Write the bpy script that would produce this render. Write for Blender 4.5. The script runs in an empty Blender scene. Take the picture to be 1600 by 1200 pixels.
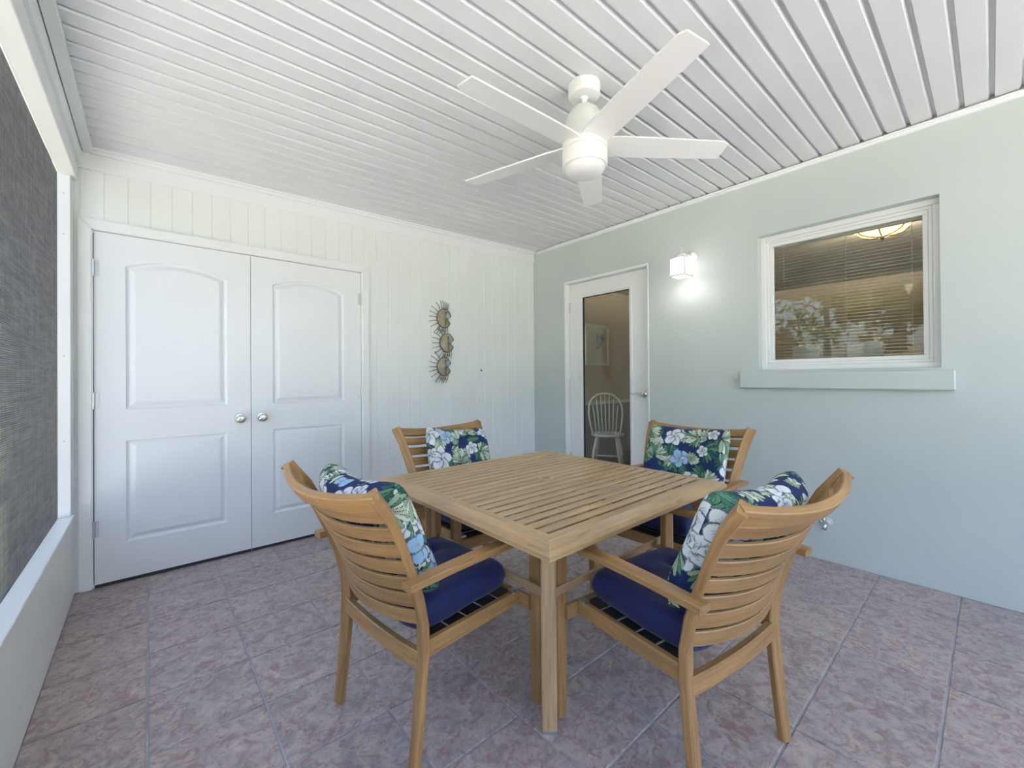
import bpy, bmesh, math, random
import numpy as np
from mathutils import Vector, Matrix
random.seed(7); np.random.seed(7)
S = bpy.context.scene
COL = S.collection
R = math.radians

# ------------------------------------------------------------------ camera
cd = bpy.data.cameras.new('camera'); cam = bpy.data.objects.new('camera', cd); COL.objects.link(cam)
YAW, PIT, ROL, CAMH, FPX, CYO = 0.7151, 0.0053, -0.0079, 1.1819, 650.62, -12.88
Fv = Vector((math.sin(YAW)*math.cos(PIT), math.cos(YAW)*math.cos(PIT), math.sin(PIT)))
Rv = Vector((math.cos(YAW), -math.sin(YAW), 0)); Uv = Rv.cross(Fv)
R2 = Rv*math.cos(ROL)+Uv*math.sin(ROL); U2 = -Rv*math.sin(ROL)+Uv*math.cos(ROL)
cam.matrix_world = Matrix(((R2.x, U2.x, -Fv.x, 0), (R2.y, U2.y, -Fv.y, 0), (R2.z, U2.z, -Fv.z, CAMH), (0, 0, 0, 1)))
cd.sensor_width = 36; cd.lens = FPX/1600*36; cd.shift_y = CYO/1600; cd.clip_start = 0.05
S.camera = cam
# ------------------------------------------------------------------ sky, sun, exposure
w = bpy.data.worlds.new('sky'); S.world = w; w.use_nodes = True
nt = w.node_tree; bg = nt.nodes['Background']
sky = nt.nodes.new('ShaderNodeTexSky'); sky.sky_type = 'NISHITA'; sky.sun_disc = False
sky.sun_elevation = R(64); sky.sun_rotation = R(70); sky.air_density = 1.0; sky.dust_density = 4.0
nt.links.new(sky.outputs[0], bg.inputs[0]); bg.inputs[1].default_value = 0.285
sd = bpy.data.lights.new('sun', 'SUN'); sun = bpy.data.objects.new('sun', sd); COL.objects.link(sun)
sd.energy = 7.0; sd.angle = R(1.0); sd.color = (1, .94, .87)
sun.rotation_euler = Vector((-.26, -.36, -.90)).to_track_quat('-Z', 'Y').to_euler()
S.view_settings.view_transform = 'Standard'; S.view_settings.look = 'None'
S.view_settings.gamma = 1; S.view_settings.use_curve_mapping = False
S.view_settings.exposure = 2.07

# ------------------------------------------------------------------ materials
def mat(name, col=(.8, .8, .8), rough=.5, metal=0, spec=.5):
    m = bpy.data.materials.new(name); m.use_nodes = True
    b = m.node_tree.nodes['Principled BSDF']
    b.inputs['Base Color'].default_value = (*col, 1); b.inputs['Roughness'].default_value = rough
    b.inputs['Metallic'].default_value = metal; b.inputs['Specular IOR Level'].default_value = spec
    return m, m.node_tree.nodes, m.node_tree.links, b
def noise(N, L, vec, scale, detail=4, rough=.5, dist=0):
    n = N.new('ShaderNodeTexNoise'); n.inputs['Scale'].default_value = scale
    n.inputs['Detail'].default_value = detail; n.inputs['Roughness'].default_value = rough
    n.inputs['Distortion'].default_value = dist
    if vec is not None: L.new(vec, n.inputs['Vector'])
    return n
def ramp(N, L, fac, stops):
    r = N.new('ShaderNodeValToRGB'); e = r.color_ramp.elements
    while len(e) > 1: e.remove(e[0])
    e[0].position = stops[0][0]; e[0].color = (*stops[0][1], 1)
    for p, c in stops[1:]:
        x = e.new(p); x.color = (*c, 1)
    L.new(fac, r.inputs[0]); return r
def mapping(N, L, vec, scale=(1, 1, 1), loc=(0, 0, 0)):
    m = N.new('ShaderNodeMapping'); m.inputs['Scale'].default_value = scale; m.inputs['Location'].default_value = loc
    L.new(vec, m.inputs['Vector']); return m.outputs[0]
def bump(N, L, b, h, strength=.2, dist=.002):
    n = N.new('ShaderNodeBump'); n.inputs['Strength'].default_value = strength; n.inputs['Distance'].default_value = dist
    L.new(h, n.inputs['Height']); L.new(n.outputs[0], b.inputs['Normal'])
def mixc(N, L, fac, a, b, mode='MIX'):
    m = N.new('ShaderNodeMix'); m.data_type = 'RGBA'; m.blend_type = mode
    for v, s in ((fac, m.inputs[0]), (a, m.inputs[6]), (b, m.inputs[7])):
        if isinstance(v, (int, float)): s.default_value = v
        elif isinstance(v, tuple): s.default_value = (*v, 1)
        else: L.new(v, s)
    return m.outputs[2]
M = {}
def painted(name, col, rough=.45, nscale=60, bs=.12, grain=None):
    m, N, L, b = mat(name, col, rough)
    g = N.new('ShaderNodeNewGeometry')
    v = mapping(N, L, g.outputs['Position'], grain or (1, 1, 1))
    n = noise(N, L, v, nscale, 5)
    n2 = noise(N, L, g.outputs['Position'], 1.7, 3)
    c = ramp(N, L, n2.outputs[0], [(.3, tuple(x*.97 for x in col)), (.7, tuple(min(1, x*1.02) for x in col))])
    L.new(c.outputs[0], b.inputs['Base Color'])
    bump(N, L, b, n.outputs[0], bs, .002)
    M[name] = m
painted('mint', (.580, .628, .615), .6, 90, .15)
painted('white_board', (.83, .85, .84), .45, 30, .25, (9, 9, .7))
painted('white_trim', (.84, .85, .85), .4, 40, .08)
painted('white_door', (.82, .83, .85), .38, 120, .05)
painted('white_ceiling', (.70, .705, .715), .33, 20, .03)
painted('white_fan', (.84, .83, .81), .35, 30, .02)
painted('white_knee', (.80, .79, .76), .5, 70, .12)
painted('window_white', (.86, .86, .86), .3, 30, .02)
painted('beige', (.62, .54, .43), .7, 80, .05)
painted('wainscot', (.36, .38, .41), .6, 80, .05)
painted('room_ceiling', (.75, .74, .70), .7, 80, .05)
painted('blind', (.76, .74, .67), .45, 30, .02)
painted('chair_white', (.82, .80, .76), .4, 40, .03)
painted('stucco', (.62, .66, .62), .8, 60, .2)
painted('concrete', (.61, .605, .59), .85, 30, .3)
M['dark'] = mat('dark', (.012, .012, .012), .8)[0]
M['seal'] = mat('seal', (.03, .03, .03), .5)[0]
def metal(name, col, rough):
    m, N, L, b = mat(name, col, rough, 1)
    n = noise(N, L, None, 40, 3); r = ramp(N, L, n.outputs[0], [(.3, (rough*.8,)*3), (.7, (rough*1.2,)*3)])
    L.new(r.outputs[0], b.inputs['Roughness']); M[name] = m
metal('nickel', (.72, .69, .65), .22); metal('steel', (.62, .64, .66), .35); metal('wire', (.16, .13, .10), .5)
metal('chrome', (.8, .8, .8), .15)
# screen wire
m, N, L, b = mat('screen_wire', (.055, .053, .05), .4); g = N.new('ShaderNodeNewGeometry')
n = noise(N, L, mapping(N, L, g.outputs['Position'], (1, 4, 45)), 1.6, 4, .6); n2 = noise(N, L, mapping(N, L, g.outputs['Position'], (1, 45, 4)), 1.6, 4, .6)
r = ramp(N, L, n.outputs[0], [(.4, (.028, .024, .021)), (.62, (.105, .099, .094))]); r2 = ramp(N, L, n2.outputs[0], [(.4, (.028, .024, .021)), (.62, (.105, .099, .094))])
L.new(mixc(N, L, .5, r.outputs[0], r2.outputs[0]), b.inputs['Base Color']); M['screen_wire'] = m
# glass
def glass(name, tint=(1, 1, 1)):
    m, N, L, b = mat(name, tint, 0)
    b.inputs['Transmission Weight'].default_value = 1; b.inputs['IOR'].default_value = 1.5
    n = noise(N, L, None, 2.5, 2); bump(N, L, b, n.outputs[0], .02, .002)
    M[name] = m
glass('glass', (.93, .97, .95))
# wood finish on UV (u along the grain)
def wood(name, c1, c2, dark, rough=.38, streak=.5):
    m, N, L, b = mat(name, c1, rough)
    tc = N.new('ShaderNodeTexCoord'); oi = N.new('ShaderNodeObjectInfo')
    ad = N.new('ShaderNodeVectorMath'); ad.operation = 'ADD'
    mu = N.new('ShaderNodeVectorMath'); mu.operation = 'SCALE'; mu.inputs[0].default_value = (7.3, 3.1, 5.7)
    L.new(oi.outputs['Random'], mu.inputs['Scale']); L.new(tc.outputs['UV'], ad.inputs[0]); L.new(mu.outputs[0], ad.inputs[1])
    n1 = noise(N, L, mapping(N, L, ad.outputs[0], (2.2, 38, 1)), 1.6, 6, .6, .3)
    n2 = noise(N, L, mapping(N, L, ad.outputs[0], (5, 160, 1)), 1.5, 4, .6)
    n3 = noise(N, L, mapping(N, L, ad.outputs[0], (1.5, 6, 1)), 2, 3)
    base = ramp(N, L, n1.outputs[0], [(.3, c2), (.55, c1), (.75, tuple(min(1, x*1.12) for x in c1))])
    st = ramp(N, L, n2.outputs[0], [(.56, (0, 0, 0)), (.74, (streak,)*3)])
    c = mixc(N, L, st.outputs[0], base.outputs[0], dark)
    bl = ramp(N, L, n3.outputs[0], [(.35, (.84, .84, .86)), (.7, (1.06, 1.03, 1))])
    c = mixc(N, L, 1.0, c, bl.outputs[0], 'MULTIPLY')
    L.new(c, b.inputs['Base Color']); bump(N, L, b, n1.outputs[0], .12, .001)
    M[name] = m
wood('chair_wood', (.445, .250, .098), (.325, .170, .062), (.10, .048, .018), .38, .6)
wood('table_wood', (.56, .375, .20), (.44, .28, .135), (.14, .075, .03), .32)
# tile
m, N, L, b = mat('tile', (.3, .24, .23), .32)
g = N.new('ShaderNodeNewGeometry'); oi = N.new('ShaderNodeObjectInfo')
ad = N.new('ShaderNodeVectorMath'); ad.operation = 'ADD'; mu = N.new('ShaderNodeVectorMath'); mu.operation = 'SCALE'
mu.inputs[0].default_value = (13.1, 17.7, 0); L.new(oi.outputs['Random'], mu.inputs['Scale'])
L.new(g.outputs['Position'], ad.inputs[0]); L.new(mu.outputs[0], ad.inputs[1]); P = ad.outputs[0]
a1 = noise(N, L, P, 13, 7, .62, 1.4); a2 = noise(N, L, P, 21, 6, .65, 1.8); a3 = noise(N, L, mapping(N, L, P, loc=(4, 9, 2)), 30, 5, .6, 2.2)
c0 = ramp(N, L, a1.outputs[0], [(.28, (.25, .215, .22)), (.5, (.40, .345, .335)), (.72, (.54, .46, .42))])
red = ramp(N, L, a2.outputs[0], [(.50, (0, 0, 0)), (.62, (.8,)*3)])
c1_ = mixc(N, L, red.outputs[0], c0.outputs[0], (.31, .175, .165))
fl = ramp(N, L, a3.outputs[0], [(.58, (0, 0, 0)), (.72, (.55,)*3)])
c2_ = mixc(N, L, fl.outputs[0], c1_, (.56, .54, .54))
tint = ramp(N, L, oi.outputs['Random'], [(0, (.93, .93, .94)), (1, (1.05, 1.02, 1.0))])
c3_ = mixc(N, L, 1.0, c2_, tint.outputs[0], 'MULTIPLY')
L.new(c3_, b.inputs['Base Color']); bump(N, L, b, a1.outputs[0], .15, .003)
rr = ramp(N, L, a2.outputs[0], [(.3, (.28,)*3), (.7, (.42,)*3)]); L.new(rr.outputs[0], b.inputs['Roughness'])
M['tile'] = m
m, N, L, b = mat('grout', (.25, .25, .26), .85); n = noise(N, L, None, 40, 4)
r = ramp(N, L, n.outputs[0], [(.3, (.30, .30, .32)), (.7, (.46, .46, .49))]); L.new(r.outputs[0], b.inputs['Base Color']); M['grout'] = m
# fabrics
m, N, L, b = mat('navy', (.004, .008, .075), .75); tc = N.new('ShaderNodeTexCoord')
n = noise(N, L, tc.outputs['Object'], 350, 2); n2 = noise(N, L, tc.outputs['Object'], 9, 3)
r = ramp(N, L, n2.outputs[0], [(.3, (.003, .006, .06)), (.7, (.005, .011, .10))]); L.new(r.outputs[0], b.inputs['Base Color'])
b.inputs['Sheen Weight'].default_value = .15; bump(N, L, b, n.outputs[0], .2, .001); M['navy'] = m
m, N, L, b = mat('floral', (.1, .1, .2), .8); at = N.new('ShaderNodeVertexColor'); at.layer_name = 'print'
tc = N.new('ShaderNodeTexCoord'); n = noise(N, L, tc.outputs['Object'], 380, 2)
L.new(at.outputs[0], b.inputs['Base Color']); bump(N, L, b, n.outputs[0], .2, .001); M['floral'] = m
# lamp glass
def emit(name, col, strength):
    m, N, L, b = mat(name, (.9, .9, .88), .3)
    n = noise(N, L, None, 14, 3); r = ramp(N, L, n.outputs[0], [(.3, tuple(x*.9 for x in col)), (.7, col)])
    L.new(r.outputs[0], b.inputs['Emission Color']); b.inputs['Emission Strength'].default_value = strength; M[name] = m
emit('lamp_white', (1, .98, .95), 1.1); emit('lamp_amber', (1, .58, .16), 1.6)
m, N, L, b = mat('lens', (.80, .79, .77), .4); b.inputs['Subsurface Weight'].default_value = .1; n = noise(N, L, None, 3, 2)
r = ramp(N, L, n.outputs[0], [(.3, (.78, .77, .75)), (.7, (.82, .81, .8))]); L.new(r.outputs[0], b.inputs['Base Color']); M['lens'] = m
# fish
m, N, L, b = mat('fish_shell', (.4, .36, .27), .45, .3); tc = N.new('ShaderNodeTexCoord')
n = noise(N, L, tc.outputs['Object'], 38, 6, .7, 1.5)
r = ramp(N, L, n.outputs[0], [(.3, (.10, .07, .04)), (.45, (.34, .29, .20)), (.6, (.40, .38, .30)), (.75, (.62, .56, .42))]); L.new(r.outputs[0], b.inputs['Base Color']); M['fish_shell'] = m
m, N, L, b = mat('fish_eye', (.35, .42, .52), .25, .4); n = noise(N, L, tc.outputs['Object'] if False else None, 60, 4)
r = ramp(N, L, n.outputs[0], [(.35, (.16, .22, .34)), (.65, (.52, .58, .66))]); L.new(r.outputs[0], b.inputs['Base Color']); M['fish_eye'] = m
# outdoors
def leafy(name, a, c):
    m, N, L, b = mat(name, a, .5); gi = N.new('ShaderNodeNewGeometry')
    r = ramp(N, L, gi.outputs['Random Per Island'], [(0, a), (1, c)]); L.new(r.outputs[0], b.inputs['Base Color']); M[name] = m
leafy('leaf_dark', (.02, .045, .015), (.06, .10, .03)); leafy('leaf_mid', (.06, .11, .03), (.17, .22, .06)); leafy('leaf_dry', (.16, .12, .06), (.30, .24, .13))
m, N, L, b = mat('bark', (.2, .16, .12), .9); tc = N.new('ShaderNodeTexCoord'); n = noise(N, L, mapping(N, L, tc.outputs['Object'], (8, 8, 1.5)), 3, 6)
r = ramp(N, L, n.outputs[0], [(.3, (.10, .075, .055)), (.7, (.32, .27, .21))]); L.new(r.outputs[0], b.inputs['Base Color']); M['bark'] = m
m, N, L, b = mat('lawn', (.1, .14, .05), .95); n = noise(N, L, None, 60, 8); g = N.new('ShaderNodeNewGeometry'); L.new(g.outputs['Position'], n.inputs['Vector']); n.inputs['Scale'].default_value = 9
r = ramp(N, L, n.outputs[0], [(.3, (.07, .10, .03)), (.6, (.16, .20, .08)), (.75, (.28, .26, .15))]); L.new(r.outputs[0], b.inputs['Base Color']); M['lawn'] = m
m, N, L, b = mat('art_print', (.5, .6, .65), .6); n = noise(N, L, None, 2.2, 4)
r = ramp(N, L, n.outputs[0], [(.3, (.16, .22, .24)), (.5, (.45, .55, .58)), (.7, (.7, .74, .72))]); L.new(r.outputs[0], b.inputs['Base Color']); M['art_print'] = m
painted('mat_board', (.72, .72, .69), .7, 40, .02)
m, N, L, b = mat('wood_floor', (.14, .09, .06), .35); g = N.new('ShaderNodeNewGeometry'); n = noise(N, L, mapping(N, L, g.outputs['Position'], (2, 14, 1)), 3, 5)
r = ramp(N, L, n.outputs[0], [(.3, (.07, .045, .035)), (.7, (.16, .11, .08))]); L.new(r.outputs[0], b.inputs['Base Color']); M['wood_floor'] = m

# ------------------------------------------------------------------ mesh helpers
def link(o, parent=None):
    COL.objects.link(o)
    if parent is not None: o.parent = parent
    return o
def box_uv(me):
    uv = me.uv_layers.new(name='UVMap').data
    co = np.array([v.co for v in me.vertices]); ext = co.max(0)-co.min(0); ax = int(np.argmax(ext)); o = [a for a in range(3) if a != ax]
    for l in me.loops:
        c = co[l.vertex_index]; uv[l.index].uv = (c[ax], c[o[0]]+c[o[1]])
def obj(name, V, F, m, parent=None, smooth=False, uvs=None, boxuv=False):
    me = bpy.data.meshes.new(name); me.from_pydata([tuple(v) for v in V], [], F)
    me.materials.append(M[m])
    if uvs is not None:
        uv = me.uv_layers.new(name='UVMap').data
        for l in me.loops: uv[l.index].uv = uvs[l.vertex_index]
    elif boxuv: box_uv(me)
    if smooth: me.shade_smooth()
    me.update()
    return link(bpy.data.objects.new(name, me), parent)
def from_bm(name, bm, m, parent=None, smooth=False, uv=False):
    bmesh.ops.recalc_face_normals(bm, faces=bm.faces)
    me = bpy.data.meshes.new(name); bm.to_mesh(me); bm.free(); me.materials.append(M[m])
    if uv: box_uv(me)
    if smooth: me.shade_smooth()
    return link(bpy.data.objects.new(name, me), parent)
def add_box(bm, x0, x1, y0, y1, z0, z1, bev=0, seg=1):
    r = bmesh.ops.create_cube(bm, size=1)
    for v in r['verts']:
        v.co = Vector((x0 if v.co.x < 0 else x1, y0 if v.co.y < 0 else y1, z0 if v.co.z < 0 else z1))
    if bev:
        es = {e for v in r['verts'] for e in v.link_edges}
        bmesh.ops.bevel(bm, geom=list(es), offset=bev, segments=seg, affect='EDGES', profile=.5)
def box(name, b6, m, parent=None, bev=.002, seg=1, uv=False):
    bm = bmesh.new(); add_box(bm, *b6, bev=bev, seg=seg); return from_bm(name, bm, m, parent, uv=uv)
def boxes(name, lst, m, parent=None, bev=0):
    bm = bmesh.new()
    for b6 in lst: add_box(bm, *b6, bev=bev)
    return from_bm(name, bm, m, parent)
def sweep_data(pts, wid, hei, up=Vector((0, 0, 1)), ch=.004, base=0):
    """rectangular chamfered bar along pts; wid/hei scalars or lists; up: reference for height direction (or list)"""
    n = len(pts); P_ = [Vector(p) for p in pts]
    V, F, UV = [], [], []; u = 0
    for i in range(n):
        t = (P_[min(i+1, n-1)]-P_[max(i-1, 0)]).normalized()
        ur = Vector(up[i]) if isinstance(up, list) else Vector(up)
        s = t.cross(ur).normalized(); h = s.cross(t).normalized()
        a = (wid[i] if isinstance(wid, (list, tuple)) else wid)/2; b_ = (hei[i] if isinstance(hei, (list, tuple)) else hei)/2
        c = min(ch, a*.45, b_*.45)
        ring = [(-a+c, -b_), (a-c, -b_), (a, -b_+c), (a, b_-c), (a-c, b_), (-a+c, b_), (-a, b_-c), (-a, -b_+c)]
        if i: u += (P_[i]-P_[i-1]).length
        v = 0
        for k, (x, y) in enumerate(ring):
            V.append(P_[i]+s*x+h*y); UV.append((u, v+x+y*1.3))
    for i in range(n-1):
        for k in range(8):
            k2 = (k+1) % 8
            F.append((base+i*8+k, base+i*8+k2, base+(i+1)*8+k2, base+(i+1)*8+k))
    F.append(tuple(base+k for k in reversed(range(8)))); F.append(tuple(base+(n-1)*8+k for k in range(8)))
    return V, F, UV
def bar(name, pts, wid, hei, m, parent=None, up=Vector((0, 0, 1)), ch=.004):
    V, F, UV = sweep_data(pts, wid, hei, up, ch); return obj(name, V, F, m, parent, uvs=UV)
def tube_data(pts, rad, seg=8, base=0, cap=True):
    n = len(pts); P_ = [Vector(p) for p in pts]; V, F = [], []
    ref = None
    for i in range(n):
        t = (P_[min(i+1, n-1)]-P_[max(i-1, 0)]).normalized()
        if ref is None: ref = t.orthogonal().normalized()
        s = (ref-t*ref.dot(t)).normalized(); ref = s; h = t.cross(s)
        r_ = rad[i] if isinstance(rad, (list, tuple)) else rad
        for k in range(seg):
            a = 2*math.pi*k/seg; V.append(P_[i]+s*math.cos(a)*r_+h*math.sin(a)*r_)
    for i in range(n-1):
        for k in range(seg):
            k2 = (k+1) % seg; F.append((base+i*seg+k, base+i*seg+k2, base+(i+1)*seg+k2, base+(i+1)*seg+k))
    if cap:
        F.append(tuple(base+k for k in reversed(range(seg)))); F.append(tuple(base+(n-1)*seg+k for k in range(seg)))
    return V, F
def tube(name, pts, rad, m, parent=None, seg=10, smooth=True):
    V, F = tube_data(pts, rad, seg); return obj(name, V, F, m, parent, smooth)
def tubes(name, lst, m, parent=None, seg=5):
    V, F = [], []
    for pts, r_ in lst:
        v, f = tube_data(pts, r_, seg, len(V)); V += v; F += f
    return obj(name, V, F, m, parent)
def lathe(name, prof, m, parent=None, seg=40, mtx=None, smooth=True, cap=True):
    """prof: list of (r,z); rotates about z, then mtx"""
    V, F = [], []; n = len(prof)
    for r_, z in prof:
        for k in range(seg):
            a = 2*math.pi*k/seg; v = Vector((r_*math.cos(a), r_*math.sin(a), z)); V.append(mtx @ v if mtx else v)
    for i in range(n-1):
        for k in range(seg):
            k2 = (k+1) % seg; F.append((i*seg+k, i*seg+k2, (i+1)*seg+k2, (i+1)*seg+k))
    if cap: F.append(tuple(reversed(range(seg)))); F.append(tuple((n-1)*seg+k for k in range(seg)))
    o = obj(name, V, F, m, parent, False)
    bm = bmesh.new(); bm.from_mesh(o.data); bmesh.ops.remove_doubles(bm, verts=bm.verts, dist=1e-6); bmesh.ops.recalc_face_normals(bm, faces=bm.faces)
    bm.to_mesh(o.data); bm.free()
    if smooth:
        o.data.shade_smooth(); o.data.set_sharp_from_angle(angle=R(40))
    return o
def empty(name, loc=(0, 0, 0), rz=0):
    o = bpy.data.objects.new(name, None); o.location = loc; o.rotation_euler = (0, 0, rz); o.empty_display_size = .05
    return link(o)
def tag(o, label, cat=None, group=None, kind=None):
    o['label'] = label
    if cat: o['category'] = cat
    if group: o['group'] = group
    if kind: o['kind'] = kind
    return o
def struct(o, label): return tag(o, label, None, None, 'structure')
def dup(o, parent=None):
    c = o.copy(); link(c, parent)
    for ch in list(o.children): dup(ch, c)
    return c

# ------------------------------------------------------------------ room shell
XR, YB, XL, YF = 3.254, 3.363, -.32, -2.1         # right wall, back wall, knee wall face, open end behind the camera
ZC = lambda x: 2.584-.0226*(XR-x)
# floor
fl = box('floor', (-.50, XR+.02, YF-.1, YB+.08, -.12, -.0035), 'grout', bev=0)
struct(fl, 'porch floor of mottled mauve ceramic tiles with grey grout joints')
TX, TY, X0, Y0, GR = .327, .3258, -.011, .119, .007
bm = bmesh.new(); a, h = TX/2-GR/2, TY/2-GR/2; c = .0025
vs = [[bm.verts.new((sx*(a-i), sy*(h-i), z)) for sx, sy in ((-1, -1), (1, -1), (1, 1), (-1, 1))] for i, z in ((0, -.008), (0, -.0018), (c, 0))]
bm.faces.new(vs[2])
for q in range(2):
    for k in range(4): bm.faces.new((vs[q][k], vs[q][(k+1) % 4], vs[q+1][(k+1) % 4], vs[q+1][k]))
bm.faces.new(list(reversed(vs[0])))
tm = bpy.data.meshes.new('tile'); bm.to_mesh(tm); bm.free(); tm.materials.append(M['tile'])
def cut_tile(x0, x1, y0, y1):
    me = tm.copy()
    sx = (x1-x0-GR)/(TX-GR); sy = (y1-y0-GR)/(TY-GR)
    for v in me.vertices: v.co.x *= sx; v.co.y *= sy
    return me
cache = {}
for i in range(-1, 10):
    for j in range(-7, 10):
        x0, x1 = X0+i*TX, X0+(i+1)*TX; y0, y1 = Y0+j*TY, Y0+(j+1)*TY
        x0c, x1c, y0c, y1c = max(x0, XL-.003), min(x1, XR+.003), max(y0, YF), min(y1, YB+.0)
        if x1c-x0c < .03 or y1c-y0c < .02: continue
        key = (round(x1c-x0c, 4), round(y1c-y0c, 4))
        if key not in cache: cache[key] = tm if abs(key[0]-TX) < 1e-3 and abs(key[1]-TY) < 1e-3 else cut_tile(x0c, x1c, y0c, y1c)
        o = bpy.data.objects.new('tile', cache[key]); o.location = ((x0c+x1c)/2, (y0c+y1c)/2, random.uniform(-.0004, .0004)); link(o, fl)
# ceiling
x0, x1 = -.265, XR-.012
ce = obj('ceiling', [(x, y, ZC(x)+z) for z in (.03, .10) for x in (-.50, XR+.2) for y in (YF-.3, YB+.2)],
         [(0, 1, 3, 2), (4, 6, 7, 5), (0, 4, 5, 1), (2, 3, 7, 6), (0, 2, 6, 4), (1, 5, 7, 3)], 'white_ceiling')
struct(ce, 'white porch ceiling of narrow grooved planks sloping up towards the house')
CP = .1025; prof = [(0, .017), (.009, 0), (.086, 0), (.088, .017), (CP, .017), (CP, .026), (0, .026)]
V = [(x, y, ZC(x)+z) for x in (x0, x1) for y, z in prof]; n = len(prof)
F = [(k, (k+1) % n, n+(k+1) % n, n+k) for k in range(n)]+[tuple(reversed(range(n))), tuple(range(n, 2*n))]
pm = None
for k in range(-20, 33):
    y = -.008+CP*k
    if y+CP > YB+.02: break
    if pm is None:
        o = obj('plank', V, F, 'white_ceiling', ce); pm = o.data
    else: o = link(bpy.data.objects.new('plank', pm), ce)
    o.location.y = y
# back wall: boards around the closet doors
DX0, DXM, DX1, DZ = -.2435, .5255, 1.2926, 2.0437
wb = boxes('wall_back', [(-.40, DX0-.03, YB+.012, YB+.16, 0, 2.62), (DX1+.03, XR+.2, YB+.012, YB+.16, 0, 2.62), (DX0-.03, DX1+.03, YB+.012, YB+.16, DZ+.03, 2.62)], 'white_board')
struct(wb, 'white vertical grooved board wall with closet doors')
BP, B0 = .1018, -.198; gv = .0038
def board_mesh(w_, z0, z1):
    p = [(0, .0036), (gv, 0), (w_-gv, 0), (w_, .0036), (w_, .014), (0, .014)]
    V = [(x, y, z) for z in (z0, z1) for x, y in p]; n = 6
    F = [(k, (k+1) % n, n+(k+1) % n, n+k) for k in range(n)]+[tuple(reversed(range(n))), tuple(range(n, 2*n))]
    o = obj('board', V, F, 'white_board', wb); return o
bc = {}
for k in range(-2, 35):
    xa, xb = B0+k*BP, B0+(k+1)*BP
    xa, xb = max(xa, -.335), min(xb, XR)
    if xb-xa < .01: continue
    over = xb > DX0-.05 and xa < DX1+.05
    z0 = DZ+.02 if over else 0.0
    key = (round(xb-xa, 3), over)
    if key in bc: o = link(bpy.data.objects.new('board', bc[key]), wb)
    else:
        o = board_mesh(xb-xa, z0, 2.47); bc[key] = o.data
    o.location = (xa, YB-.002, 0)
    if over and xb > DX1+.05:
        o = board_mesh(xb-DX1-.03, 0, DZ+.02); o.location = (DX1+.03, YB-.002, 0)
    if over and xa < DX0-.05:
        o = board_mesh(DX0-.03-xa, 0, DZ+.02); o.location = (xa, YB-.002, 0)
# frieze + cove on the back wall, following the slope
def slope_strip(name, ya, yb, dz0, dz1, xa, xb, label):
    V = [(x, y, ZC(x)+z) for x in (xa, xb) for y in (ya, yb) for z in (dz0, dz1)]
    bm = bmesh.new(); vv = [bm.verts.new(v) for v in V]
    for f in ((0, 1, 3, 2), (4, 6, 7, 5), (0, 4, 5, 1), (2, 3, 7, 6), (0, 2, 6, 4), (1, 5, 7, 3)): bm.faces.new([vv[i] for i in f])
    bmesh.ops.recalc_face_normals(bm, faces=bm.faces); bmesh.ops.bevel(bm, geom=list(bm.edges), offset=.003, segments=2, affect='EDGES')
    return struct(from_bm(name, bm, 'white_trim'), label)
slope_strip('trim_1', YB-.014, YB+.002, -.118, .01, -.33, XR, 'flat white frieze board along the top of the board wall')
t2 = slope_strip('trim_2', YB-.034, YB-.012, -.030, .012, -.262, XR, 'narrow white moulding where ceiling meets the frieze board')
o = slope_strip('trim_2b', YB-.050, YB-.030, -.012, .012, -.262, XR, ''); o.name = 'moulding_lip'; o.parent = t2
for kx in ('label', 'kind'): del o[kx]
# crown on the right wall
t4 = box('trim_3', (XR-.022, XR+.004, YF, YB-.05, 2.548, 2.572), 'white_trim', bev=.006, seg=2); struct(t4, 'slim white moulding along the top of the mint wall')
o = box('moulding_lip', (XR-.032, XR-.012, YF, YB-.05, 2.566, 2.577), 'white_trim', t4, bev=.003)
# channel at the low side of the ceiling
t5 = boxes('trim_4', [(-.286, -.243, YF, YB-.014, 2.478, 2.500), (-.250, -.243, YF, YB-.014, 2.494, 2.506)], 'white_trim', bev=.002); struct(t5, 'white edge channel holding the ceiling planks above the screen')
# closet behind the doors
struct(boxes('wall_closet', [(DX0-.1, DX1+.1, YB+.5, YB+.55, -.02, 2.3), (DX0-.1, DX0-.06, YB+.14, YB+.5, -.02, 2.3), (DX1+.06, DX1+.1, YB+.14, YB+.5, -.02, 2.3), (DX0-.1, DX1+.1, YB+.04, YB+.5, -.03, -.004)], 'dark'), 'dark closet interior behind the doors')
# casing
cs = empty('trim_5', (.52, YB, 0)); struct(cs, 'white casing around the double closet doors')
def casing(name, pts):
    bm = bmesh.new()
    fr = [bm.verts.new((x-.52, -.022, z)) for x, z in pts]; bk = [bm.verts.new((x-.52, .012, z)) for x, z in pts]
    bm.faces.new(fr); bm.faces.new(list(reversed(bk)))
    for k in range(4): bm.faces.new((fr[k], bk[k], bk[(k+1) % 4], fr[(k+1) % 4]))
    bmesh.ops.recalc_face_normals(bm, faces=bm.faces); bmesh.ops.bevel(bm, geom=list(bm.edges), offset=.006, segments=3, affect='EDGES')
    return from_bm(name, bm, 'white_trim', cs)
CW = .062; g_ = .004
casing('casing_side', [(DX0-g_-CW, 0), (DX0-g_, 0), (DX0-g_, DZ+g_), (DX0-g_-CW, DZ+g_+CW)])
casing('casing_side', [(DX1+g_, 0), (DX1+g_+CW, 0), (DX1+g_+CW, DZ+g_+CW), (DX1+g_, DZ+g_)])
casing('casing_head', [(DX0-g_-CW, DZ+g_+CW), (DX0-g_, DZ+g_), (DX1+g_, DZ+g_), (DX1+g_+CW, DZ+g_+CW)])

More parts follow.
